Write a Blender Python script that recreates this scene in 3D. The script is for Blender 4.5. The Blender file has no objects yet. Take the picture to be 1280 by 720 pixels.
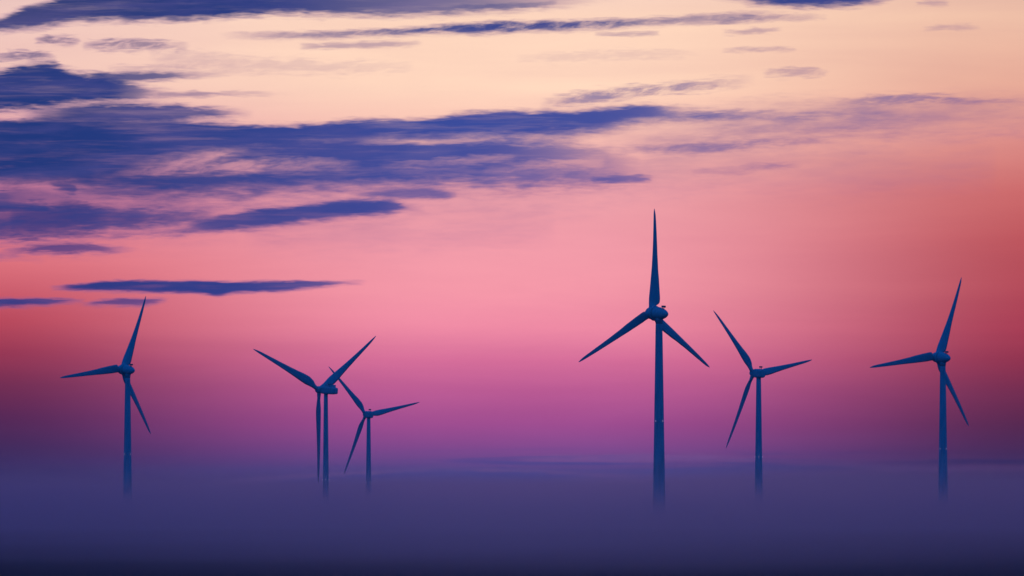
import bpy, bmesh, math, random
from mathutils import Matrix, Vector

R_ = math.radians
S = bpy.context.scene
COL = S.collection

# ------------------------------------------------------------------ camera constants
# A telephoto view: 8 degrees wide.  Everything is laid out in metres; the camera
# stands on a low hill, 32 m above the plain the turbines stand on.
HFOV = R_(8.0)
FPX = 640.0 / math.tan(HFOV / 2)        # focal length in units of a 1280 px wide picture
HORIZON = 590.0
CAM_Z = 32.0
PITCH = math.atan((HORIZON - 360.0) / FPX)


def az_of(px):
    return math.atan((px - 640.0) / FPX)


# ------------------------------------------------------------------ node helpers
class NT:
    def __init__(self, tree):
        self.t = tree
        self.n = tree.nodes
        self.l = tree.links

    def node(self, typ, **kw):
        n = self.n.new(typ)
        for k, v in kw.items():
            setattr(n, k, v)
        return n

    def put(self, sock, v):
        if isinstance(v, bpy.types.NodeSocket):
            self.l.new(v, sock)
        else:
            sock.default_value = v

    def m(self, op, a, b=None, c=None, clamp=False):
        n = self.node('ShaderNodeMath', operation=op, use_clamp=clamp)
        self.put(n.inputs[0], a)
        if b is not None:
            self.put(n.inputs[1], b)
        if c is not None:
            self.put(n.inputs[2], c)
        return n.outputs[0]

    def step(self, v, lo, hi, typ='SMOOTHSTEP', a=0.0, b=1.0):
        if typ == 'LINEAR':
            k = (b - a) / (hi - lo)
            r = self.m('MULTIPLY_ADD', v, k, a - lo * k)
            return self.m('MINIMUM', self.m('MAXIMUM', r, min(a, b)), max(a, b))
        n = self.node('ShaderNodeMapRange', interpolation_type=typ, clamp=False)
        self.put(n.inputs[0], v)
        for i, x in ((1, lo), (2, hi), (3, a), (4, b)):
            self.put(n.inputs[i], x)
        return n.outputs[0]

    def mixc(self, f, a, b):
        n = self.node('ShaderNodeMix', data_type='RGBA', blend_type='MIX')
        self.put(n.inputs[0], f)
        for i, v in ((6, a), (7, b)):
            self.put(n.inputs[i], v if isinstance(v, bpy.types.NodeSocket) else (*v, 1.0))
        return n.outputs[2]

    def noise(self, vec, scale=1.0, detail=4.0, rough=0.55, dist=0.0):
        n = self.node('ShaderNodeTexNoise', noise_dimensions='3D')
        self.put(n.inputs['Vector'], vec)
        n.inputs['Scale'].default_value = scale
        n.inputs['Detail'].default_value = detail
        n.inputs['Roughness'].default_value = rough
        n.inputs['Distortion'].default_value = dist
        return n.outputs['Fac']

    def xyz(self, x, y, z):
        n = self.node('ShaderNodeCombineXYZ')
        for i, v in enumerate((x, y, z)):
            self.put(n.inputs[i], v)
        return n.outputs[0]

    def curve(self, v, pts):
        n = self.node('ShaderNodeFloatCurve')
        cm = n.mapping
        cm.extend = 'HORIZONTAL'
        c = cm.curves[0]
        while len(c.points) > 2:
            c.points.remove(c.points[1])
        c.points[0].location = pts[0]
        c.points[1].location = pts[-1]
        for p in pts[1:-1]:
            c.points.new(*p)
        for p in c.points:
            p.handle_type = 'AUTO_CLAMPED'
        cm.update()
        self.put(n.inputs['Value'], v)
        return n.outputs[0]

    def ramp(self, v, stops):
        n = self.node('ShaderNodeValToRGB')
        cr = n.color_ramp
        cr.interpolation = 'EASE' if False else 'LINEAR'
        while len(cr.elements) > 1:
            cr.elements.remove(cr.elements[-1])
        cr.elements[0].position = stops[0][0]
        cr.elements[0].color = (*stops[0][1], 1)
        for p, c in stops[1:]:
            e = cr.elements.new(p)
            e.color = (*c, 1)
        self.put(n.inputs[0], v)
        return n.outputs[0]


def lin(r, g, b):
    def f(c):
        c /= 255.0
        return c / 12.92 if c <= 0.04045 else ((c + 0.055) / 1.055) ** 2.4
    return (f(r), f(g), f(b))


# ------------------------------------------------------------------ the sky
def build_world():
    w = bpy.data.worlds.new("World")
    S.world = w
    w.use_nodes = True
    t = NT(w.node_tree)
    t.n.clear()
    tc = t.node('ShaderNodeTexCoord')
    sep = t.node('ShaderNodeSeparateXYZ')
    t.l.new(tc.outputs['Generated'], sep.inputs[0])
    dx, dy, dz = sep.outputs
    az = t.m('ARCTAN2', dx, dy)                       # azimuth from the sunset, rad
    el = t.m('ARCSINE', dz)                           # elevation, rad
    # the dusk sky is described on a grid of 1/160 degree cells counted from a point
    # four degrees left of the sunset and 3.7 degrees above the horizon
    K = FPX
    U = t.m('MULTIPLY_ADD', az, K, 640.0)
    V = t.m('MULTIPLY_ADD', el, -K, HORIZON)

    # ---- sunset glow: one vertical colour run in its middle, one on each flank
    def run(stops):
        return t.ramp(t.step(V, -260.0, 760.0, 'LINEAR'), [((y + 260.0) / 1020.0, lin(*c)) for y, c in stops])

    centre = run([(-260, (150, 150, 190)), (-60, (240, 203, 195)), (20, (253, 214, 191)), (110, (254, 213, 190)), (170, (249, 192, 179)),
                  (235, (240, 164, 171)), (300, (240, 155, 169)), (360, (244, 152, 169)), (410, (238, 138, 165)),
                  (450, (216, 112, 156)), (490, (188, 92, 150)), (530, (160, 78, 146)), (560, (130, 74, 144)),
                  (585, (92, 72, 140)), (605, (72, 72, 138)), (760, (60, 60, 120))])
    left = run([(-260, (110, 110, 170)), (-60, (200, 165, 175)), (20, (240, 200, 192)), (100, (240, 195, 185)), (170, (225, 160, 170)),
                (240, (208, 120, 145)), (330, (220, 112, 124)), (370, (200, 88, 106)), (400, (184, 72, 92)), (440, (150, 54, 84)),
                (480, (112, 44, 82)), (520, (84, 39, 86)), (560, (62, 42, 92)), (595, (52, 48, 102)), (760, (24, 30, 80))])
    right = run([(-260, (120, 110, 160)), (-60, (210, 165, 160)), (20, (236, 188, 166)), (100, (230, 170, 152)), (170, (220, 141, 136)),
                 (240, (203, 104, 106)), (300, (187, 82, 91)), (360, (174, 69, 86)), (410, (164, 57, 82)), (450, (140, 47, 76)),
                 (490, (110, 42, 78)), (530, (82, 38, 78)), (565, (66, 41, 88)), (600, (58, 48, 100)), (760, (20, 22, 50))])
    wl = t.step(U, 560.0, -40.0)
    wr = t.step(U, 700.0, 1345.0)
    col = t.mixc(wl, centre, left)
    col = t.mixc(wr, col, right)

    # faint long veils that keep the glow from being a clean gradient
    veil = t.noise(t.xyz(t.m('MULTIPLY', U, 1 / 420.0), t.m('MULTIPLY', V, 1 / 46.0), 3.7), 1.0, 5.0, 0.55, 0.4)
    vs = t.step(veil, 0.25, 0.75, 'LINEAR', 0.93, 1.07)
    n = t.node('ShaderNodeMix', data_type='RGBA', blend_type='MULTIPLY')
    n.inputs[0].default_value = 1.0
    t.l.new(col, n.inputs[6])
    vv = t.node('ShaderNodeCombineColor')
    t.put(vv.inputs[0], t.m('POWER', vs, 0.7))
    t.put(vv.inputs[1], vs)
    t.put(vv.inputs[2], t.m('POWER', vs, 0.6))
    t.l.new(vv.outputs[0], n.inputs[7])
    col = n.outputs[2]

    # ---- clouds ------------------------------------------------------------
    # slow warp shared by all cloud edges
    wn = t.node('ShaderNodeTexNoise', noise_dimensions='3D')
    t.put(wn.inputs['Vector'], t.xyz(t.m('MULTIPLY', U, 1 / 130.0), t.m('MULTIPLY', V, 1 / 20.0), 0.0))
    wn.inputs['Detail'].default_value = 2.0
    wn.inputs['Roughness'].default_value = 0.5
    wn.inputs['Distortion'].default_value = 0.3
    ws = t.node('ShaderNodeSeparateColor')
    t.l.new(wn.outputs['Color'], ws.inputs[0])
    warp = t.m('SUBTRACT', ws.outputs[0], 0.5)
    warp2 = t.m('SUBTRACT', ws.outputs[1], 0.5)
    mott = t.noise(t.xyz(t.m('MULTIPLY', U, 1 / 30.0), t.m('MULTIPLY_ADD', U, 0.02, t.m('MULTIPLY', V, 1 / 9.0)), 9.1), 1.0, 6.0, 0.62, 0.3)
    fine = t.m('SUBTRACT', t.noise(t.xyz(t.m('MULTIPLY', U, 1 / 48.0), t.m('MULTIPLY_ADD', U, 0.003, t.m('MULTIPLY', V, 1 / 10.0)), 1.3), 1.0, 6.0, 0.6, 0.0), 0.5)
    broad = t.noise(t.xyz(t.m('MULTIPLY', U, 1 / 170.0), t.m('MULTIPLY_ADD', U, 0.0022, t.m('MULTIPLY', V, 1 / 24.0)), 5.0), 1.0, 6.0, 0.6, 0.25)
    X0, XR = -120.0, 1520.0
    Y0, YR = -60.0, 720.0
    Uw = t.m('MULTIPLY_ADD', warp2, 12.0, U)
    cu = t.m('MULTIPLY', t.m('SUBTRACT', Uw, X0), 1 / XR)

    def cloud(top, bot, op, st=6.0, sb=8.0, amp=8.0, ragged=0.0, holes=0.0):
        """top / bottom edge and opacity along azimuth; st, sb: softness of the edges"""
        if isinstance(op, (int, float)):
            xa, xb = top[0][0], top[-1][0]
            e = min(40, (xb - xa) * 0.25)
            op = [(xa, 0), (xa + e, op), (xb - e, op), (xb, 0)]
        cx = lambda pts, f: t.curve(cu, [((x - X0) / XR, f(v)) for x, v in pts])
        fy = lambda v: (v - Y0) / YR
        T = t.m('MULTIPLY_ADD', cx(top, fy), YR, Y0)
        B = t.m('MULTIPLY_ADD', cx(bot, fy), YR, Y0)
        Vw = t.m('MULTIPLY_ADD', warp, amp * 2.0, V)
        big = min(1.0, (sum(v for _, v in bot) / len(bot) - sum(v for _, v in top) / len(top)) / 24.0)
        st, sb = st * (.6 + .6 * big), sb * (.7 + .65 * big)          # thin streaks keep crisper edges
        a = t.step(t.m('SUBTRACT', Vw, T), -st, st, 'LINEAR')
        b = t.step(t.m('SUBTRACT', B, Vw), -sb, sb, 'LINEAR')
        o = t.step(cx(op, lambda v: v), 0.02, 0.96, 'LINEAR', 0.0, 1.0)
        if op[0][1] == 0:
            o = t.m('MULTIPLY', o, t.step(Uw, op[0][0], op[0][0] + 8.0))
        if op[-1][1] == 0:
            o = t.m('MULTIPLY', o, t.step(Uw, op[-1][0], op[-1][0] - 8.0))
        q = t.m('MULTIPLY', a, b)
        # fine fibres live in the half transparent margin of the cloud
        e4 = t.m('MULTIPLY', q, t.m('SUBTRACT', 1.0, q))
        q = t.m('MULTIPLY_ADD', t.m('MULTIPLY', e4, fine), 2.4, q)
        r = t.m('MULTIPLY', t.step(q, 0.12, 0.88), o)
        if ragged:
            r = t.m('MULTIPLY', r, t.step(mott, 0.5 - 0.5 * (1 - ragged) - 0.12, 0.62, 'SMOOTHSTEP', 0.0, 1.0))
        if holes:
            r = t.m('MULTIPLY', r, t.step(broad, 0.36, 0.56, 'SMOOTHSTEP', 1.0 - holes, 1.0))
        return r

    class Layers:
        clear = None                       # how much sky still shows through

        def append(self, a):
            k = t.m('SUBTRACT', 1.0, a)
            self.clear = k if self.clear is None else t.m('MULTIPLY', self.clear, k)

    C = Layers()
    # long dark bank across the top left
    C.append(cloud([(-120, 40), (0, 24), (25, 13), (55, 4), (85, -6), (200, -14), (700, -14), (800, -4)],
                   [(-120, 50), (0, 40), (50, 36), (100, 28), (180, 27), (250, 25), (300, 22), (350, 18), (420, 20), (520, 20), (600, 16), (680, 10), (760, 2)],
                   [(-120, .9), (300, .96), (420, .9), (560, .8), (650, .6), (720, .3), (790, 0)], 8, 8, 6))
    # thin streak under it, thickening to the right
    C.append(cloud([(270, 43), (350, 41), (450, 38), (520, 34), (600, 28), (680, 26), (760, 25), (830, 22), (900, 17), (990, 16)],
                   [(270, 46), (350, 48), (450, 46), (520, 43), (600, 42), (680, 39), (760, 36), (830, 32), (900, 29), (990, 22)],
                   [(270, 0), (320, .7), (430, .8), (520, .9), (640, .95), (740, .9), (800, .75), (860, .65), (930, .55), (990, 0)], 6, 7, 4, 0.15))
    C.append(cloud([(370, 56), (450, 53), (530, 51)], [(370, 62), (450, 60), (530, 56)], .5, 5, 5, 4))
    C.append(cloud([(740, 42), (780, 40), (830, 40)], [(740, 45), (780, 45), (830, 44)], .6, 5, 5, 4))
    C.append(cloud([(900, 40), (940, 36), (980, 35)], [(900, 43), (940, 43), (980, 38)], .5, 5, 5, 5, .2))
    # dark cap at the top right
    C.append(cloud([(880, -40), (1000, -40), (1150, -40)], [(880, -6), (930, 2), (970, 7), (1010, 9), (1050, 9), (1090, 4), (1120, -4), (1150, -10)],
                   [(880, .9), (1000, 1), (1100, .9), (1150, .5)], 6, 7, 5))
    C.append(cloud([(1140, 3), (1160, 2), (1190, 4)], [(1140, 7), (1160, 8), (1190, 8)], .4, 5, 5, 5))
    # small scraps on the left
    C.append(cloud([(40, 50), (70, 45), (105, 50)], [(40, 53), (70, 57), (105, 53)], .75, 6, 8, 8, .3))
    C.append(cloud([(100, 55), (150, 50), (240, 56)], [(100, 62), (150, 64), (240, 62)], .65, 7, 8, 9, .5))
    C.append(cloud([(-60, 75), (0, 70), (40, 64), (75, 72)], [(-60, 84), (0, 78), (40, 76), (75, 76)], .8, 7, 9, 9, .15))
    C.append(cloud([(130, 84), (170, 82), (250, 82)], [(130, 90), (170, 90), (250, 87)], .3, 5, 6, 7, .5))
    # left middle bank with tongues pointing right
    C.append(cloud([(-120, 96), (0, 90), (30, 82), (60, 80), (90, 90), (130, 95), (165, 103), (190, 112), (230, 118)],
                   [(-120, 143), (0, 140), (50, 136), (100, 130), (150, 127), (190, 124), (230, 123)],
                   [(-120, .97), (120, .97), (160, .85), (235, 0)], 8, 8, 8))
    C.append(cloud([(110, 92), (170, 91), (240, 91), (320, 89)], [(110, 103), (170, 103), (240, 97), (320, 92)],
                   [(110, 0), (150, .85), (240, .65), (320, 0)], 6, 7, 5))
    C.append(cloud([(190, 117), (250, 115), (310, 115), (370, 117)], [(190, 122), (250, 121), (310, 119), (370, 119)],
                   [(190, 0), (240, .6), (290, .5), (370, 0)], 5, 5, 4))
    C.append(cloud([(20, 141), (70, 134), (120, 130), (200, 131), (260, 134), (320, 141)], [(20, 154), (70, 156), (120, 156), (200, 152), (260, 147), (320, 144)],
                   [(20, 0), (70, .75), (120, .92), (230, .92), (280, .75), (320, 0)], 7, 7, 6))
    # the great bank, upper lobe
    C.append(cloud([(-120, 152), (0, 151), (60, 149), (110, 149), (200, 150), (260, 152), (320, 156), (370, 156), (430, 151), (500, 149), (550, 147), (585, 141),
                    (640, 139), (720, 138), (770, 133), (805, 131), (845, 135), (900, 140), (960, 144)],
                   [(-120, 234), (0, 229), (60, 227), (120, 224), (170, 212), (210, 200), (280, 192), (340, 188), (420, 182), (470, 178), (560, 175), (620, 173),
                    (700, 171), (760, 162), (810, 153), (860, 148), (960, 147)],
                   [(-120, .98), (300, .97), (600, .96), (780, .93), (840, .75), (900, .5), (960, 0)], 6, 12, 5))
    # the great bank, lower lobe
    lower = cloud([(60, 206), (130, 204), (200, 196), (250, 188), (290, 182), (340, 178), (420, 172), (520, 172), (600, 172), (660, 174), (720, 178), (770, 190), (830, 216)],
                  [(60, 232), (130, 241), (200, 248), (280, 245), (360, 239), (440, 234), (540, 232), (620, 232), (700, 228), (760, 228), (830, 230)],
                  [(60, .7), (140, .95), (220, .97), (300, .97), (450, .97), (600, .95), (660, .86), (720, .66), (770, .42), (830, 0)], 12, 20, 9, 0, .06)
    # light breaking through it
    for gap in (cloud([(140, 198), (190, 188), (250, 183), (315, 182)], [(140, 204), (190, 207), (250, 205), (315, 186)], .85, 7, 9, 7, .5),
                cloud([(110, 213), (170, 209), (260, 206), (335, 204)], [(110, 222), (170, 219), (260, 218), (335, 214)], .6, 7, 8, 8, .5),
                cloud([(440, 176), (520, 174), (610, 174)], [(440, 178), (520, 180), (610, 177)], .8, 5, 5, 3),
                cloud([(275, 203), (350, 198), (420, 201), (455, 205)], [(275, 215), (350, 215), (420, 211), (455, 208)], .5, 8, 10, 7, .45),
                cloud([(470, 206), (560, 198), (650, 193)], [(470, 210), (560, 207), (650, 201)], .35, 6, 8, 7, .3),
                cloud([(600, 210), (680, 202), (760, 196)], [(600, 216), (680, 212), (760, 210)], .5, 8, 10, 9, .4)):
        lower = t.m('MULTIPLY', lower, t.m('SUBTRACT', 1.0, gap))
    C.append(lower)
    C.append(cloud([(735, 222), (790, 218), (820, 222)], [(735, 229), (790, 229), (820, 226)], .7, 5, 6, 5))
    C.append(cloud([(640, 214), (700, 212), (790, 219)], [(640, 236), (700, 234), (790, 230)], .45, 10, 12, 9, .2))
    # left lower layers
    C.append(cloud([(-120, 240), (0, 238), (50, 240), (110, 252), (180, 258)], [(-120, 262), (0, 262), (50, 256), (110, 264), (180, 262)], [(-120, .9), (0, .8), (60, .4), (110, .55), (180, 0)], 8, 10, 8))
    C.append(cloud([(60, 228), (85, 229), (100, 238)], [(60, 232), (85, 241), (100, 242)], .75, 5, 6, 4))
    C.append(cloud([(-120, 250), (0, 252), (80, 256), (160, 262), (260, 266), (330, 270)], [(-120, 302), (0, 300), (80, 296), (150, 288), (230, 282), (330, 274)],
                   [(-120, .97), (0, .95), (100, .9), (170, .75), (250, .55), (330, 0)], 10, 16, 10, 0, .25))
    C.append(cloud([(205, 290), (240, 281), (290, 267), (330, 261), (390, 255), (440, 250), (480, 250), (510, 255), (535, 258)],
                   [(205, 292), (240, 291), (290, 288), (340, 284), (390, 277), (440, 272), (490, 267), (515, 262), (535, 260)],
                   [(205, 0), (240, .75), (300, .92), (440, .95), (500, .85), (535, 0)], 6, 8, 4))
    C.append(cloud([(430, 244), (480, 238), (530, 236), (575, 241)], [(430, 246), (480, 248), (530, 249), (575, 245)], .75, 6, 7, 4))
    C.append(cloud([(-120, 318), (-20, 318), (40, 308), (80, 304), (120, 306), (180, 312)], [(-120, 326), (-20, 325), (40, 318), (80, 319), (120, 317), (180, 314)],
                   [(-120, .6), (0, .55), (60, .8), (120, .75), (180, 0)], 6, 8, 6))
    C.append(cloud([(-120, 290), (0, 292), (60, 292), (130, 296)], [(-120, 302), (0, 300), (60, 299), (130, 299)], .4, 6, 8, 6))
    # three low bars above the left turbine
    C.append(cloud([(60, 360), (90, 357), (120, 353), (155, 351), (220, 351), (300, 352), (380, 351), (460, 351)],
                   [(60, 361), (90, 363), (150, 365), (200, 366), (250, 367), (272, 370), (290, 367), (340, 365), (400, 359), (460, 353)],
                   [(60, 0), (95, .95), (200, .97), (340, .94), (415, .85), (460, 0)], 4, 5, 2.5))
    C.append(cloud([(-120, 372), (0, 373), (60, 373), (110, 375)], [(-120, 387), (0, 385), (60, 382), (110, 377)], [(-120, .95), (50, .92), (90, .75), (110, 0)], 4, 6, 3))
    C.append(cloud([(95, 380), (130, 375), (170, 373), (215, 374)], [(95, 381), (130, 383), (170, 383), (215, 376)], [(95, 0), (125, .75), (170, .8), (215, 0)], 4, 6, 3))
    # wisps on the right
    C.append(cloud([(670, 128), (740, 114), (800, 108), (860, 102), (950, 96)], [(670, 134), (740, 130), (800, 120), (860, 114), (950, 104)],
                   [(670, 0), (730, .7), (830, .7), (900, .5), (950, 0)], 9, 9, 9, .62))
    C.append(cloud([(950, 90), (1000, 84), (1040, 90)], [(950, 94), (1000, 97), (1040, 93)], .45, 6, 7, 7, .45))
    C.append(cloud([(1040, 127), (1100, 121), (1160, 118), (1220, 125), (1280, 127)], [(1040, 130), (1100, 130), (1160, 127), (1220, 131), (1280, 130)],
                   [(1040, 0), (1090, .6), (1160, .6), (1230, .5), (1300, .3)], 6, 7, 7, .4))
    C.append(cloud([(760, 160), (850, 146), (950, 136), (1080, 132), (1200, 130), (1400, 130)], [(760, 186), (850, 176), (950, 172), (1080, 170), (1200, 160), (1400, 150)],
                   [(700, 0), (830, .5), (950, .7), (1080, .7), (1180, .6), (1320, .46)], 24, 28, 10, 0, .45))
    C.append(cloud([(770, 186), (830, 182), (900, 178), (990, 176)], [(770, 191), (830, 192), (900, 190), (990, 178)], [(770, 0), (830, .6), (910, .55), (990, 0)], 7, 8, 6, .2))
    C.append(cloud([(920, 208), (960, 204), (1005, 206)], [(920, 211), (960, 212), (1005, 208)], .45, 6, 6, 5, .3))
    C.append(cloud([(800, 180), (900, 185), (1050, 195), (1250, 190)], [(800, 225), (900, 235), (1050, 235), (1250, 220)], .26, 30, 30, 12, 0, .6))
    C.append(cloud([(640, 70), (720, 66), (820, 63), (880, 66)], [(640, 76), (720, 76), (820, 72), (880, 70)], .2, 8, 8, 8, .3))
    # a far bank lying on the horizon, and bars to the right of it
    C.append(cloud([(230, 604), (330, 598), (420, 593), (500, 589), (580, 587), (660, 589), (760, 593), (860, 598)],
                   [(230, 650), (500, 650), (860, 650)], [(230, 0), (320, .5), (440, .8), (640, .8), (760, .5), (860, 0)], 5, 8, 3))
    C.append(cloud([(640, 571), (740, 568), (860, 569), (960, 573)], [(640, 576), (740, 578), (860, 576), (960, 576)], .5, 5, 7, 4, .2))
    C.append(cloud([(930, 585), (1060, 581), (1180, 583), (1330, 582)], [(930, 590), (1060, 588), (1180, 590), (1330, 587)], .22, 6, 7, 4, .3))
    # loose fibres trailing to the right
    C.append(cloud([(560, 8), (640, 5), (700, 2)], [(560, 12), (640, 10), (700, 6)], .6, 5, 5, 5, .3))
    C.append(cloud([(880, 26), (960, 20), (1040, 18)], [(880, 31), (960, 27), (1040, 22)], .5, 6, 7, 6, .5))
    C.append(cloud([(900, 62), (950, 59), (1000, 61)], [(900, 65), (950, 65), (1000, 64)], .45, 5, 5, 5, .35))
    C.append(cloud([(1150, 36), (1190, 32), (1230, 35)], [(1150, 39), (1190, 38), (1230, 37)], .35, 5, 5, 5, .4))
    C.append(cloud([(830, 146), (900, 139), (980, 142), (1060, 140)], [(830, 150), (900, 147), (980, 148), (1060, 144)], .6, 7, 9, 7, .4))
    C.append(cloud([(900, 178), (960, 173), (1030, 174)], [(900, 184), (960, 180), (1030, 177)], .5, 7, 8, 7, .45))
    C.append(cloud([(860, 214), (900, 210), (950, 212)], [(860, 219), (900, 217), (950, 215)], .3, 7, 8, 7, .4))
    C.append(cloud([(300, 262), (420, 272), (560, 268), (700, 262)], [(300, 300), (420, 312), (560, 306), (700, 290)], .2, 20, 26, 12, 0, .7))
    C.append(cloud([(10, 262), (70, 258), (140, 264)], [(10, 290), (70, 292), (140, 280)], .75, 10, 14, 8, 0, .15))
    C.append(cloud([(130, 268), (190, 264), (270, 268)], [(130, 282), (190, 284), (270, 274)], .6, 8, 12, 8, .25))
    C.append(cloud([(130, 292), (180, 289), (240, 291)], [(130, 297), (180, 296), (240, 294)], .5, 6, 7, 6, .35))
    C.append(cloud([(-120, 322), (-40, 320), (20, 321), (60, 324)], [(-120, 328), (-40, 327), (20, 326), (60, 327)], .4, 6, 7, 5, .3))
    # cirrus haze around the small scraps
    C.append(cloud([(180, 60), (300, 72), (420, 78), (520, 80)], [(180, 76), (300, 90), (420, 90), (520, 86)], .25, 10, 10, 12, .5))
    # purple stain along the foot of the great bank
    C.append(cloud([(120, 200), (250, 196), (420, 190), (700, 200), (860, 200)], [(120, 290), (250, 275), (420, 262), (600, 250), (700, 246), (860, 236)],
                   [(-20, 0), (60, .4), (150, .5), (420, .42), (620, .36), (760, .28), (880, 0)], 24, 44, 14, 0, .4))

    alpha = t.m('SUBTRACT', 1.0, C.clear)
    # long fibres of thinner cloud run through the banks
    fib = t.noise(t.xyz(t.m('MULTIPLY', U, 1 / 120.0), t.m('MULTIPLY', V, 1 / 8.0), 7.7), 1.0, 5.0, 0.6, 0.2)
    alpha = t.m('MULTIPLY', alpha, t.step(fib, .46, .78, 'SMOOTHSTEP', 1.0, .86))

    # cloud colour: dusk blue, deeper to the left and upward, more violet low down
    cc = t.mixc(t.step(U, 0.0, 640.0), lin(14, 52, 122), lin(52, 74, 156))
    cc = t.mixc(t.m('MULTIPLY', t.step(V, 200.0, 330.0), .45), cc, lin(52, 58, 136))
    cc = t.mixc(t.m('MULTIPLY', t.step(V, 110.0, 10.0), .5), cc, lin(24, 48, 112))
    cc = t.mixc(t.step(broad, 0.38, 0.68, 'SMOOTHSTEP', 0.0, 0.32), cc, lin(92, 84, 150))
    # thin cloud shows violet before it turns blue
    thin = t.mixc(t.step(alpha, .3, .85), lin(122, 88, 148), cc)
    col = t.mixc(alpha, col, thin)

    # low stratus streaks right on the horizon
    st = t.noise(t.xyz(t.m('MULTIPLY', U, 1 / 260.0), t.m('MULTIPLY', V, 1 / 8.0), 2.2), 1.0, 5.0, 0.55, 0.5)
    sa = t.m('MULTIPLY', t.step(st, 0.46, 0.66), t.m('MULTIPLY', t.step(V, 556.0, 578.0), .8))
    sa = t.m('MULTIPLY', sa, t.step(U, 420.0, 700.0, 'SMOOTHSTEP', .15, 1.0))
    col = t.mixc(sa, col, t.mixc(t.step(t.m('ABSOLUTE', t.m('SUBTRACT', U, 600.0)), 150.0, 680.0), lin(66, 70, 142), lin(46, 42, 96)))

    # ---- away from the glow the sky is plain blue dusk
    dusk = t.ramp(t.step(el, R_(-5), R_(90), 'LINEAR'),
                  [(0.0, DUSK_LOW), (0.10, DUSK_LOW), (0.45, DUSK_MID), (1.0, DUSK_TOP)])
    # unseen low sky beside the glow is darkened to dim the fog's sides
    ab = t.m('ABSOLUTE', az)
    flank = t.m('MULTIPLY', t.step(ab, R_(75), R_(35)), t.step(el, R_(24), R_(9)))
    dusk = t.mixc(flank, dusk, (0.012, 0.012, 0.06))
    fx = t.m('MULTIPLY', t.step(U, 1500.0, 2900.0), 1.0)
    fx = t.m('MAXIMUM', fx, t.step(U, -300.0, -1700.0))
    fy = t.step(V, -120.0, -1000.0)
    col = t.mixc(t.m('MAXIMUM', fx, fy), col, dusk)

    bg = t.node('ShaderNodeBackground')
    t.l.new(col, bg.inputs[0])
    bg.inputs[1].default_value = 1.0
    # a physical twilight sky underneath, sun just below the horizon behind the clouds
    sky = t.node('ShaderNodeTexSky', sky_type='NISHITA')
    sky.sun_disc = False
    sky.sun_elevation = R_(-2.5)
    sky.sun_rotation = 0.0
    bg2 = t.node('ShaderNodeBackground')
    t.l.new(sky.outputs[0], bg2.inputs[0])
    bg2.inputs[1].default_value = 0.015
    add = t.node('ShaderNodeAddShader')
    t.l.new(bg.outputs[0], add.inputs[0])
    t.l.new(bg2.outputs[0], add.inputs[1])
    out = t.node('ShaderNodeOutputWorld')
    t.l.new(add.outputs[0], out.inputs[0])
    w.cycles.sampling_method = 'MANUAL'
    w.cycles.sample_map_resolution = 1024


DUSK_LOW = (0.003, 0.074, 0.34)
DUSK_MID = (0.002, 0.066, 0.31)
DUSK_TOP = (0.002, 0.058, 0.28)

# ------------------------------------------------------------------ materials


def mat(name):
    m = bpy.data.materials.new(name)
    m.use_nodes = True
    t = NT(m.node_tree)
    t.n.clear()
    out = t.node('ShaderNodeOutputMaterial')
    return m, t, out


def paint(name, base, rough, streak=0.08):
    m, t, out = mat(name)
    b = t.node('ShaderNodeBsdfPrincipled')
    tc = t.node('ShaderNodeTexCoord')
    mp = t.node('ShaderNodeMapping')
    mp.inputs['Scale'].default_value = (1.3, 1.3, 0.12)
    t.l.new(tc.outputs['Object'], mp.inputs[0])
    n = t.noise(mp.outputs[0], 1.0, 5.0, 0.6)
    f = t.step(n, 0.35, 0.75)
    c = t.mixc(f, base, tuple(x * (1 - streak * 3) for x in base))
    t.l.new(c, b.inputs['Base Color'])
    b.inputs['Roughness'].default_value = rough
    b.inputs['Specular IOR Level'].default_value = 0.25
    t.l.new(b.outputs[0], out.inputs[0])
    return m


def lamp_mat():
    m, t, out = mat('obstruction lamp lens')
    b = t.node('ShaderNodeBsdfPrincipled')
    b.inputs['Base Color'].default_value = (0.8, 0.7, 0.75, 1)
    b.inputs['Roughness'].default_value = 0.2
    b.inputs['Emission Color'].default_value = (0.75, 0.55, 0.9, 1)
    b.inputs['Emission Strength'].default_value = 0.4
    t.l.new(b.outputs[0], out.inputs[0])
    return m


def ground_mat():
    m, t, out = mat('dark grassland')
    b = t.node('ShaderNodeBsdfPrincipled')
    g = t.node('ShaderNodeNewGeometry')
    n1 = t.noise(g.outputs['Position'], 0.02, 6.0, 0.6)
    n2 = t.noise(g.outputs['Position'], 0.35, 6.0, 0.7)
    c = t.mixc(t.step(n1, .35, .65), (0.030, 0.048, 0.036), (0.055, 0.070, 0.058))
    c = t.mixc(t.step(n2, .3, .7, 'SMOOTHSTEP', 0, .6), c, (0.018, 0.030, 0.024))
    t.l.new(c, b.inputs['Base Color'])
    b.inputs['Roughness'].default_value = 0.95
    b.inputs['Specular IOR Level'].default_value = 0.1
    bp = t.node('ShaderNodeBump')
    bp.inputs['Strength'].default_value = 0.6
    bp.inputs['Distance'].default_value = 0.4
    t.l.new(n2, bp.inputs['Height'])
    t.l.new(bp.outputs[0], b.inputs['Normal'])
    t.l.new(b.outputs[0], out.inputs[0])
    return m


FOG_S0, FOG_H, FOG_MAX = 5.3e-5, 3.0, 0.012


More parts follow.
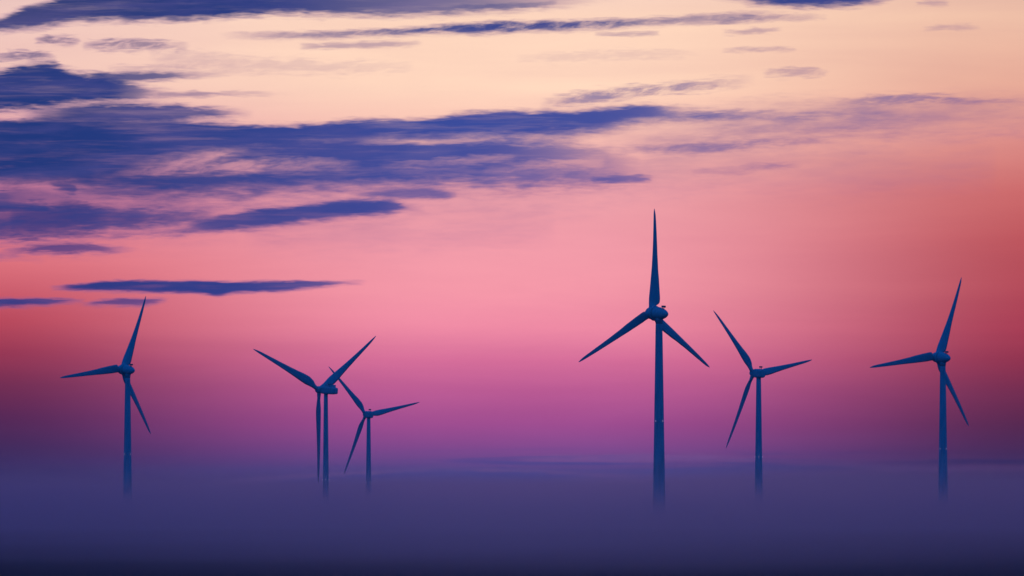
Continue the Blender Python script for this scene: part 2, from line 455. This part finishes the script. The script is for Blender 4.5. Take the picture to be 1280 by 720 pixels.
def haze_mat():
    m, t, out = mat('morning ground haze')
    v = t.node('ShaderNodeVolumePrincipled')
    g = t.node('ShaderNodeNewGeometry')
    sp = t.node('ShaderNodeSeparateXYZ')
    t.l.new(g.outputs['Position'], sp.inputs[0])
    # air settles: the density halves every couple of metres upward
    px, py = sp.outputs[0], sp.outputs[1]
    w1 = t.m('SINE', t.m('MULTIPLY_ADD', px, 1 / 190.0, t.m('MULTIPLY_ADD', py, 1 / 800.0, -1.53)))
    w2 = t.m('SINE', t.m('MULTIPLY_ADD', px, 1 / 83.0, t.m('MULTIPLY_ADD', py, -1 / 1700.0, 2.1)))
    far = t.step(py, 2600.0, 7500.0, 'LINEAR', 0.45, 4.5)
    lift = t.m('MULTIPLY', t.m('MULTIPLY_ADD', w2, 0.6, w1), far)
    # far off the fog lies lower, lowest to the left
    low = t.m('MULTIPLY_ADD', px, 0.009, -5.5)
    lift = t.m('MULTIPLY_ADD', low, t.step(py, 4500.0, 8000.0, 'LINEAR'), lift)
    top = t.m('ADD', lift, CAM_Z)
    hh = t.step(py, 3200.0, 8500.0, 'LINEAR', FOG_H, FOG_H * 2.6)
    e = t.m('EXPONENT', t.m('DIVIDE', t.m('SUBTRACT', top, sp.outputs[2]), hh))
    thick = t.m('MULTIPLY', t.step(py, 500.0, 1900.0, 'LINEAR', 1.1, 1.0), t.step(py, 4200.0, 9000.0, 'LINEAR', 1.0, 2.7))
    d = t.m('MINIMUM', t.m('MULTIPLY', t.m('MULTIPLY', e, thick), FOG_S0), FOG_MAX)
    # droplets scatter part of the light all round and part of it strongly forward
    v2 = t.node('ShaderNodeVolumePrincipled')
    for n, w, g_, c in ((v, 1 - FOG_FWD, 0.1, FOG_COL), (v2, FOG_FWD, FOG_G, FOG_COL2)):
        t.l.new(t.m('MULTIPLY', d, w), n.inputs['Density'])
        n.inputs['Color'].default_value = c
        n.inputs['Anisotropy'].default_value = g_
    add = t.node('ShaderNodeAddShader')
    t.l.new(v.outputs[0], add.inputs[0])
    t.l.new(v2.outputs[0], add.inputs[1])
    t.l.new(add.outputs[0], out.inputs['Volume'])
    return m


FOG_COL = (0.50, 0.56, 0.76, 1)
FOG_COL2 = (0.40, 0.65, 0.97, 1)
FOG_G = 0.98
FOG_FWD = 0.74

# ------------------------------------------------------------------ mesh helpers


def link(name, bm, m, parent=None, mtx=None, smooth=True):
    bmesh.ops.recalc_face_normals(bm, faces=bm.faces)
    me = bpy.data.meshes.new(name)
    bm.to_mesh(me)
    bm.free()
    if smooth:
        for p in me.polygons:
            p.use_smooth = True
    me.materials.append(m)
    return put(name, me, parent, mtx)


def put(name, me, parent=None, mtx=None):
    o = bpy.data.objects.new(name, me)
    COL.objects.link(o)
    if parent:
        o.parent = parent
    if mtx is not None:
        o.matrix_basis = mtx
    return o


def rings(bm, loops, closed_ends=True):
    """skin a list of vertex rings (lists of Vectors with equal length)"""
    vs = [[bm.verts.new(p) for p in L] for L in loops]
    n = len(vs[0])
    for a, b in zip(vs, vs[1:]):
        for i in range(n):
            bm.faces.new((a[i], a[(i + 1) % n], b[(i + 1) % n], b[i]))
    if closed_ends:
        bm.faces.new(list(reversed(vs[0])))
        bm.faces.new(vs[-1])
    return vs


def lathe(bm, prof, axis='Z', n=32, off=(0, 0, 0)):
    loops = []
    o = Vector(off)
    for h, r in prof:
        L = []
        for i in range(n):
            a = 2 * math.pi * i / n
            c, s = r * math.cos(a), r * math.sin(a)
            L.append(o + (Vector((c, s, h)) if axis == 'Z' else Vector((c, h, s))))
        loops.append(L)
    rings(bm, loops)


def box(bm, c, s, bev=0.0):
    g = bmesh.ops.create_cube(bm, size=1.0)
    for v in g['verts']:
        v.co = Vector((v.co.x * s[0] + c[0], v.co.y * s[1] + c[1], v.co.z * s[2] + c[2]))
    if bev:
        es = list({e for v in g['verts'] for e in v.link_edges})
        bmesh.ops.bevel(bm, geom=es, offset=bev, segments=3, affect='EDGES', profile=.6)


def tube(bm, a, b, r, n=8):
    a, b = Vector(a), Vector(b)
    d = (b - a).normalized()
    u = d.orthogonal().normalized()
    w = d.cross(u)
    rings(bm, [[p + (u * math.cos(2 * math.pi * i / n) + w * math.sin(2 * math.pi * i / n)) * r for i in range(n)] for p in (a, b)])


# ------------------------------------------------------------------ the turbines
AIRFOIL = [(1.0, 0.0), (0.8, 0.05), (0.6, 0.085), (0.4, 0.105), (0.25, 0.105), (0.12, 0.085), (0.04, 0.05), (0.0, 0.0),
           (0.04, -0.03), (0.12, -0.045), (0.25, -0.055), (0.4, -0.05), (0.6, -0.035), (0.8, -0.015)]


def interp(tab, x):
    for (a, va), (b, vb) in zip(tab, tab[1:]):
        if x <= b:
            f = max(0.0, (x - a) / (b - a))
            f = f * f * (3 - 2 * f) * 0.35 + f * 0.65
            return va + (vb - va) * f
    return tab[-1][1]


def blade_mesh(name, R, chord, twist, root_d, r0, prebend, thick, m, pitch=0.0, blend=0.1):
    """blade along +Z, leading edge to -X, upwind to +Y"""
    bm = bmesh.new()
    loops = []
    N = 44
    nP = len(AIRFOIL)
    for k in range(N + 1):
        f = k / N
        f = f ** 1.15
        f = r0 + (1 - r0) * f
        z = f * R
        c = interp(chord, f) * R
        b = R_(interp(twist, f) + pitch)
        rd = max(0.0, min(1.0, (f - r0 - 0.006) / blend))
        rd = rd * rd * (3 - 2 * rd)                     # 0 = round root, 1 = aerofoil
        tk = interp(thick, f) / 0.16
        L = []
        for i, (u, v) in enumerate(AIRFOIL):
            ax = (u - 0.30) * c
            ay = v * c * tk
            ang = math.atan2(v * 3, u - 0.5)
            cxr = root_d / 2 * math.cos(2 * math.pi * i / nP)
            cyr = root_d / 2 * math.sin(2 * math.pi * i / nP)
            px = cxr + (ax - cxr) * rd
            py = cyr + (ay - cyr) * rd
            # leading edge (-X) swings upwind (+Y) with the twist
            X = px * math.cos(b) + py * math.sin(b)
            Y = -px * math.sin(b) + py * math.cos(b)
            Y += prebend * f ** 2.2
            L.append(Vector((X, Y, z)))
        loops.append(L)
    # rounded tip
    last = loops[-1]
    cen = sum(last, Vector()) / nP
    loops.append([cen + (p - cen) * 0.55 + Vector((0.1, 0.02, R * 0.006)) for p in last])
    loops.append([cen + (p - cen) * 0.12 + Vector((0.16, 0.03, R * 0.009)) for p in last])
    rings(bm, loops)
    bmesh.ops.recalc_face_normals(bm, faces=bm.faces)
    me = bpy.data.meshes.new(name)
    bm.to_mesh(me)
    bm.free()
    for p in me.polygons:
        p.use_smooth = True
    me.materials.append(m)
    return me


CH_A = [(0.0, .082), (.05, .094), (.09, .112), (.14, .117), (.22, .107), (.32, .094), (.45, .073), (.6, .057), (.75, .045), (.88, .034), (.95, .026), (.985, .017), (1.0, .009)]
CH_B = [(0.0, .052), (.07, .054), (.13, .075), (.20, .094), (.27, .090), (.38, .074), (.5, .060), (.65, .047), (.8, .036), (.9, .028), (.96, .019), (1.0, .008)]
TW = [(0.0, 22), (.15, 20), (.25, 15), (.4, 9.5), (.6, 5.5), (.8, 2.5), (1.0, 0)]
TH = [(0.0, .36), (.15, .34), (.3, .25), (.5, .20), (1.0, .15)]


def build_turbines(ground_at_targets):
    white = paint('weathered turbine white', (0.74, 0.76, 0.78), 0.45)
    grey = paint('light grey gelcoat', (0.70, 0.73, 0.76), 0.4, .05)
    steel = paint('galvanised steel', (0.30, 0.31, 0.33), 0.8)
    lens = lamp_mat()
    TILT = R_(4.0)
    cache = {}
    for T in TURBINES:
        D = T['R'] / T['rpx'] * FPX
        az = az_of(T['x'])
        bx, by = D * math.tan(az), D
        k = D / FPX
        hub_z = CAM_Z + (HORIZON - T['y']) * k
        H = T['H']
        base_z = hub_z - H
        ground_at_targets.append((bx, by, base_z))
        root = bpy.data.objects.new('wind_turbine', None)
        COL.objects.link(root)
        root.empty_display_size = 5
        root.location = (bx, by, base_z)
        root.rotation_euler = (0, 0, R_(T['yaw']) - az)
        root['label'] = T['label']
        root['category'] = 'wind turbine'
        root['group'] = 'wind turbines rising out of the fog'
        R = T['R']
        egg = T['kind'] == 'egg'
        # --- tower: slightly flared steel tube, in cans
        bm = bmesh.new()
        top_h = H - (1.6 if egg else 1.5)
        dt, db = T['dt'], T['db']
        prof = []
        NS = 24
        for i in range(NS + 1):
            f = i / NS
            prof.append((top_h * f - (0.6 if i == 0 else 0), (db + (dt - db) * (f ** 0.92)) / 2))
        lathe(bm, prof, n=40)
        link('tower', bm, white, root)
        rad_at = lambda z: (db + (dt - db) * ((z / top_h) ** 0.92)) / 2
        # flange with the ring of lamps
        zl = hub_z - T['ylamp'] and H - (T['ylamp'] - T['y']) * k
        bm = bmesh.new()
        rr = rad_at(zl)
        lathe(bm, [(zl - .14, rr - .02), (zl - .14, rr + .05), (zl + .14, rr + .05), (zl + .14, rr - .02)], n=40)
        link('flange', bm, white, root, smooth=False)
        a0 = T.get('lamp0', 0.0)
        for q in range(4):
            a = a0 + q * math.pi / 2 + math.pi / 4
            bm = bmesh.new()
            lathe(bm, [(0, .10), (.05, .14), (.18, .14), (.28, .10), (.34, .03)], n=14)
            c = Vector(((rr + .14) * math.cos(a), (rr + .14) * math.sin(a), zl + .15))
            ob = link('obstruction_lamp', bm, lens, root, Matrix.Translation(c))
            bm = bmesh.new()
            box(bm, (-.10, 0, -.03), (.36, .10, .06))
            link('bracket', bm, steel, ob, Matrix.Rotation(a, 4, 'Z'), smooth=False)
        # entrance door at the foot
        bm = bmesh.new()
        box(bm, (0, -(db / 2 - .02), 1.9), (.95, .16, 2.1), .03)
        link('door', bm, steel, root, smooth=False)
        # --- head frame: +Y upwind, tilted up
        head = Matrix.Translation((0, 0, H)) @ Matrix.Rotation(TILT, 4, 'X')
        if egg:
            ov = 3.7
            # egg shaped nacelle tail, pointed at the rear
            bm = bmesh.new()
            prof = [(-4.35, .05), (-4.25, .28), (-3.9, .68), (-3.3, 1.13), (-2.5, 1.55), (-1.5, 1.90), (-.3, 2.16), (.8, 2.26), (1.55, 2.25), (1.6, 2.1)]
            lathe(bm, prof, 'Y', 36)
            nac = link('nacelle', bm, grey, root, head)
            bm = bmesh.new()
            lathe(bm, [(1.62, 2.2), (1.64, 2.52), (1.9, 2.58), (2.3, 2.58), (2.5, 2.5), (2.52, 2.1)], 'Y', 40)
            link('generator_ring', bm, grey, nac)
            bm = bmesh.new()
            # wind mast: two posts and a bar on the tail
            tube(bm, (-.3, -2.0, 1.5), (-.3, -2.0, 2.4), .11)
            tube(bm, (.3, -2.0, 1.5), (.3, -2.0, 2.4), .11)
            box(bm, (0, -2.1, 2.48), (1.0, 1.2, .66), .06)
            link('wind_sensor', bm, steel, nac, smooth=False)
            bm = bmesh.new()
            prof = [(2.54, 2.05), (2.7, 2.15), (3.3, 2.18), (4.2, 2.05), (5.0, 1.72), (5.6, 1.25), (6.0, .7), (6.18, .25), (6.2, .05)]
            lathe(bm, prof, 'Y', 36)
            link('hub', bm, grey, root, head)
            bm = bmesh.new()
            lathe(bm, [(top_h - 2.0, dt / 2 + .0), (top_h - .4, dt / 2 + .25), (top_h + .3, dt / 2 + .45)], n=36)
            link('yaw_collar', bm, grey, root)
            args = (CH_A, TW, 2.1, 1.7 / R, 1.75)
        else:
            ov = 4.6 if T['tail'] == 1 else 3.7
            bm = bmesh.new()
            # boxy nacelle with rounded shoulders, tapering to the rear
            loops = []
            for y, hw, zb, zt in ((-6.6, 1.15, -1.0, 1.25), (-6.4, 1.35, -1.25, 1.5), (-4.5, 1.6, -1.5, 1.7), (-1.0, 1.7, -1.6, 1.75), (1.4, 1.65, -1.55, 1.7), (2.2, 1.45, -1.35, 1.45), (2.4, 1.2, -1.15, 1.2)):
                if y < 0:
                    y *= T['tail']
                fat = 1.0 if T['tail'] == 1 else 1.18
                hw, zb, zt = hw * fat, zb * fat, zt * fat
                L = []
                hz, cz = (zt - zb) / 2, (zt + zb) / 2
                for i in range(32):
                    a = 2 * math.pi * i / 32
                    c, s = math.cos(a), math.sin(a)
                    q = 1.0 / (abs(c) ** 5 + abs(s) ** 5) ** 0.2
                    L.append(Vector((hw * c * q, y, cz + hz * s * q)))
                loops.append(L)
            rings(bm, loops)
            nac = link('nacelle', bm, grey, root, head)
            bm = bmesh.new()
            if T['tail'] == 1:
                box(bm, (0, -4.3, 2.15), (2.3, 1.7, 1.1), .08)
                link('cooler', bm, grey, nac, smooth=False)
                bm = bmesh.new()
            sy, sz = (-2.5, 1.6) if T['tail'] == 1 else (-1.3, 1.9)
            tube(bm, (-.4, sy, sz), (-.4, sy, sz + 1.1), .11)
            tube(bm, (.4, sy, sz), (.4, sy, sz + 1.1), .11)
            box(bm, (0, sy, sz + 1.1), (1.2, .9, .6), .05)
            link('wind_sensor', bm, steel, nac, smooth=False)
            bm = bmesh.new()
            lathe(bm, [(2.42, 1.25), (2.6, 1.45), (3.3, 1.6), (4.2, 1.55), (4.9, 1.25), (5.4, .8), (5.65, .35), (5.7, .05)], 'Y', 32, (0, ov - 3.7, 0))
            link('hub', bm, grey, root, head)
            args = (CH_B, TW, 1.8, 1.2 / R, 1.75)
        key = (T['kind'], R)
        if key not in cache:
            cache[key] = blade_mesh('blade', R * 1.0, args[0], args[1], args[2], args[3], args[4], TH, grey, T.get('pitch', 0), 0.05 if egg else 0.10)
        for q in range(3):
            th = R_(T['phase'] + 120 * q)
            put('blade', cache[key], root, head @ Matrix.Translation((0, ov, 0)) @ Matrix.Rotation(math.pi / 2 - th, 4, 'Y'))


# x: tower axis, y: rotor centre height, rpx: rotor radius, all in 1280-wide picture units
TURBINES = [
    dict(kind='egg', x=823.8, y=392.0, rpx=129.6, R=35.0, H=84.0, yaw=43.5, phase=89.0, dt=2.25, db=4.9, ylamp=527.5,
         label='tallest wind turbine, right of centre, one blade pointing straight up', lamp0=0.83),
    dict(kind='egg', x=159.6, y=462.5, rpx=100.0, R=35.0, H=84.0, yaw=43.5, phase=66.8, dt=2.2, db=4.9, ylamp=568.5,
         label='lone wind turbine on the left below the low cloud bars', lamp0=0.76),
    dict(kind='egg', x=1178.6, y=447.2, rpx=108.0, R=35.0, H=84.0, yaw=43.4, phase=67.6, dt=2.2, db=4.9, ylamp=562.0,
         label='wind turbine farthest right, against the dark red edge of the sky', lamp0=0.87),
    dict(kind='box', x=407.3, y=488.0, rpx=117.5, R=41.0, H=76.0, tail=1.0, yaw=41.7, phase=35.4, dt=1.75, db=3.4, ylamp=600.5,
         label='slim wind turbine with one blade hanging straight down close beside its tower', lamp0=0.03),
    dict(kind='box', x=460.8, y=518.5, rpx=78.5, R=35.0, H=76.0, tail=0.42, yaw=27.0, phase=11.3, dt=2.0, db=3.9, ylamp=604.0,
         label='smallest and most distant wind turbine, its upper blade crossing the blade of its neighbour', lamp0=0.8),
    dict(kind='box', x=948.3, y=467.0, rpx=100.0, R=35.0, H=76.0, tail=0.42, yaw=39.5, phase=10.0, dt=2.05, db=4.2, ylamp=572.0,
         label='wind turbine just right of the tallest one, one blade level and two leaning left', lamp0=0.13),
]


# ------------------------------------------------------------------ ground
def smooth(a, b, x):
    f = max(0.0, min(1.0, (x - a) / (b - a)))
    return f * f * (3 - 2 * f)


BROW = [(0, 1.8), (60, 2.2), (200, 4.2), (400, 7.2), (550, 8.95), (750, 10.65), (1100, 13.2), (1500, 14.75), (2000, 15.6), (2150, 17.0), (2420, 26.0), (2800, 34.0)]


def brow(r):
    for (a, va), (b, vb) in zip(BROW, BROW[1:]):
        if r <= b:
            return va + (vb - va) * (r - a) / (b - a)
    return BROW[-1][1]


def build_ground(targets):
    def h(x, y):
        r = math.hypot(x * 0.3, y) if y > -50 else math.hypot(x * 0.3, y * 0.5)
        d = None
        for (a, va), (b, vb) in zip(BROW, BROW[1:]):
            if r <= b:
                d = va + (vb - va) * (r - a) / (b - a)
                break
        if d is None:
            d = BROW[-1][1]
        d = sum(brow(r + o) for o in (-120, -80, -40, 0, 40, 80, 120)) / 7 if r > 300 else d
        z = CAM_Z - d
        z += 0.16 * math.sin(x * .021 + y * .004) * smooth(100, 600, r) + 0.08 * math.sin(x * .061 - y * .011 + 1.3) * smooth(100, 500, r)
        # the hill is a shallow hollow, its flanks raised to darken the lower corners
        z += 1.0 * (1 - math.exp(-(x / 75.0) ** 2)) * smooth(250, 600, r) * (1 - smooth(1500, 2300, r))
        # beyond the turbines the land falls away into a wide valley
        z -= 70.0 * smooth(4600, 9000, y)
        # the plain rises or sinks to the foot of each turbine
        w = s = 0.0
        for tx, ty, tz in targets:
            q = math.exp(-((x - tx) ** 2 + (y - ty) ** 2) / (2 * 55.0 ** 2))
            w += q
            s += q * (tz + 0.02)
        if w > 1e-4:
            f = min(1.0, w * 1.15)
            z = z * (1 - f) + (s / w) * f
        return z
    bm = bmesh.new()
    xs, ys = [], []
    x = -26000.0
    for a, b, st in ((-26000, -4000, 2200), (-4000, -700, 150), (-700, 700, 20), (700, 4000, 150), (4000, 26001, 2200)):
        v = a
        while v < b - 1e-6:
            xs.append(v)
            v += st
    for a, b, st in ((-4000, -400, 300), (-400, 4600, 20), (4600, 9000, 200), (9000, 40001, 3000)):
        v = a
        while v < b - 1e-6:
            ys.append(v)
            v += st
    grid = [[bm.verts.new((X, Y, h(X, Y))) for X in xs] for Y in ys]
    for j in range(len(ys) - 1):
        for i in range(len(xs) - 1):
            bm.faces.new((grid[j][i], grid[j][i + 1], grid[j + 1][i + 1], grid[j + 1][i]))
    g = link('ground', bm, ground_mat())
    g['kind'] = 'structure'
    g['label'] = 'dark grassland sinking into the fog below the turbines'


def build_haze():
    bm = bmesh.new()
    x0, x1, y0, y1, z0, z1 = -1700, 1700, -60, 11000, -78, 132
    box(bm, ((x0 + x1) / 2, (y0 + y1) / 2, (z0 + z1) / 2), (x1 - x0, y1 - y0, z1 - z0))
    o = link('haze', bm, haze_mat(), smooth=False)
    o['kind'] = 'stuff'
    o['label'] = 'blue ground fog swallowing the feet of the wind turbines'


# ------------------------------------------------------------------ build
build_world()
targets = []
build_turbines(targets)
build_ground(targets)
build_haze()

sun = bpy.data.lights.new('sun', 'SUN')
sun.energy = 0.001
sun.angle = R_(10)
sun.color = (1.0, 0.5, 0.45)
so = bpy.data.objects.new('sun', sun)
COL.objects.link(so)
so.rotation_euler = (R_(90 - 1.5), 0, R_(180))        # low, straight ahead of the camera, shining back at it

cam = bpy.data.cameras.new('camera')
cam.sensor_width = 36.0
cam.angle = HFOV
cam.clip_start = 0.5
cam.clip_end = 60000
co = bpy.data.objects.new('camera', cam)
COL.objects.link(co)
co.location = (0, 0, CAM_Z)
co.rotation_euler = (R_(90) + PITCH, 0, 0)
S.camera = co

S.view_settings.view_transform = 'Standard'
S.view_settings.look = 'None'
S.view_settings.exposure = 0.0
S.view_settings.gamma = 1.0
S.render.engine = 'CYCLES'
cy = S.cycles
cy.max_bounces = 6
cy.diffuse_bounces = 2
cy.volume_bounces = 2
cy.transparent_max_bounces = 16
cy.use_denoising = True
cy.volume_step_rate = 0.5
cy.volume_max_steps = 512
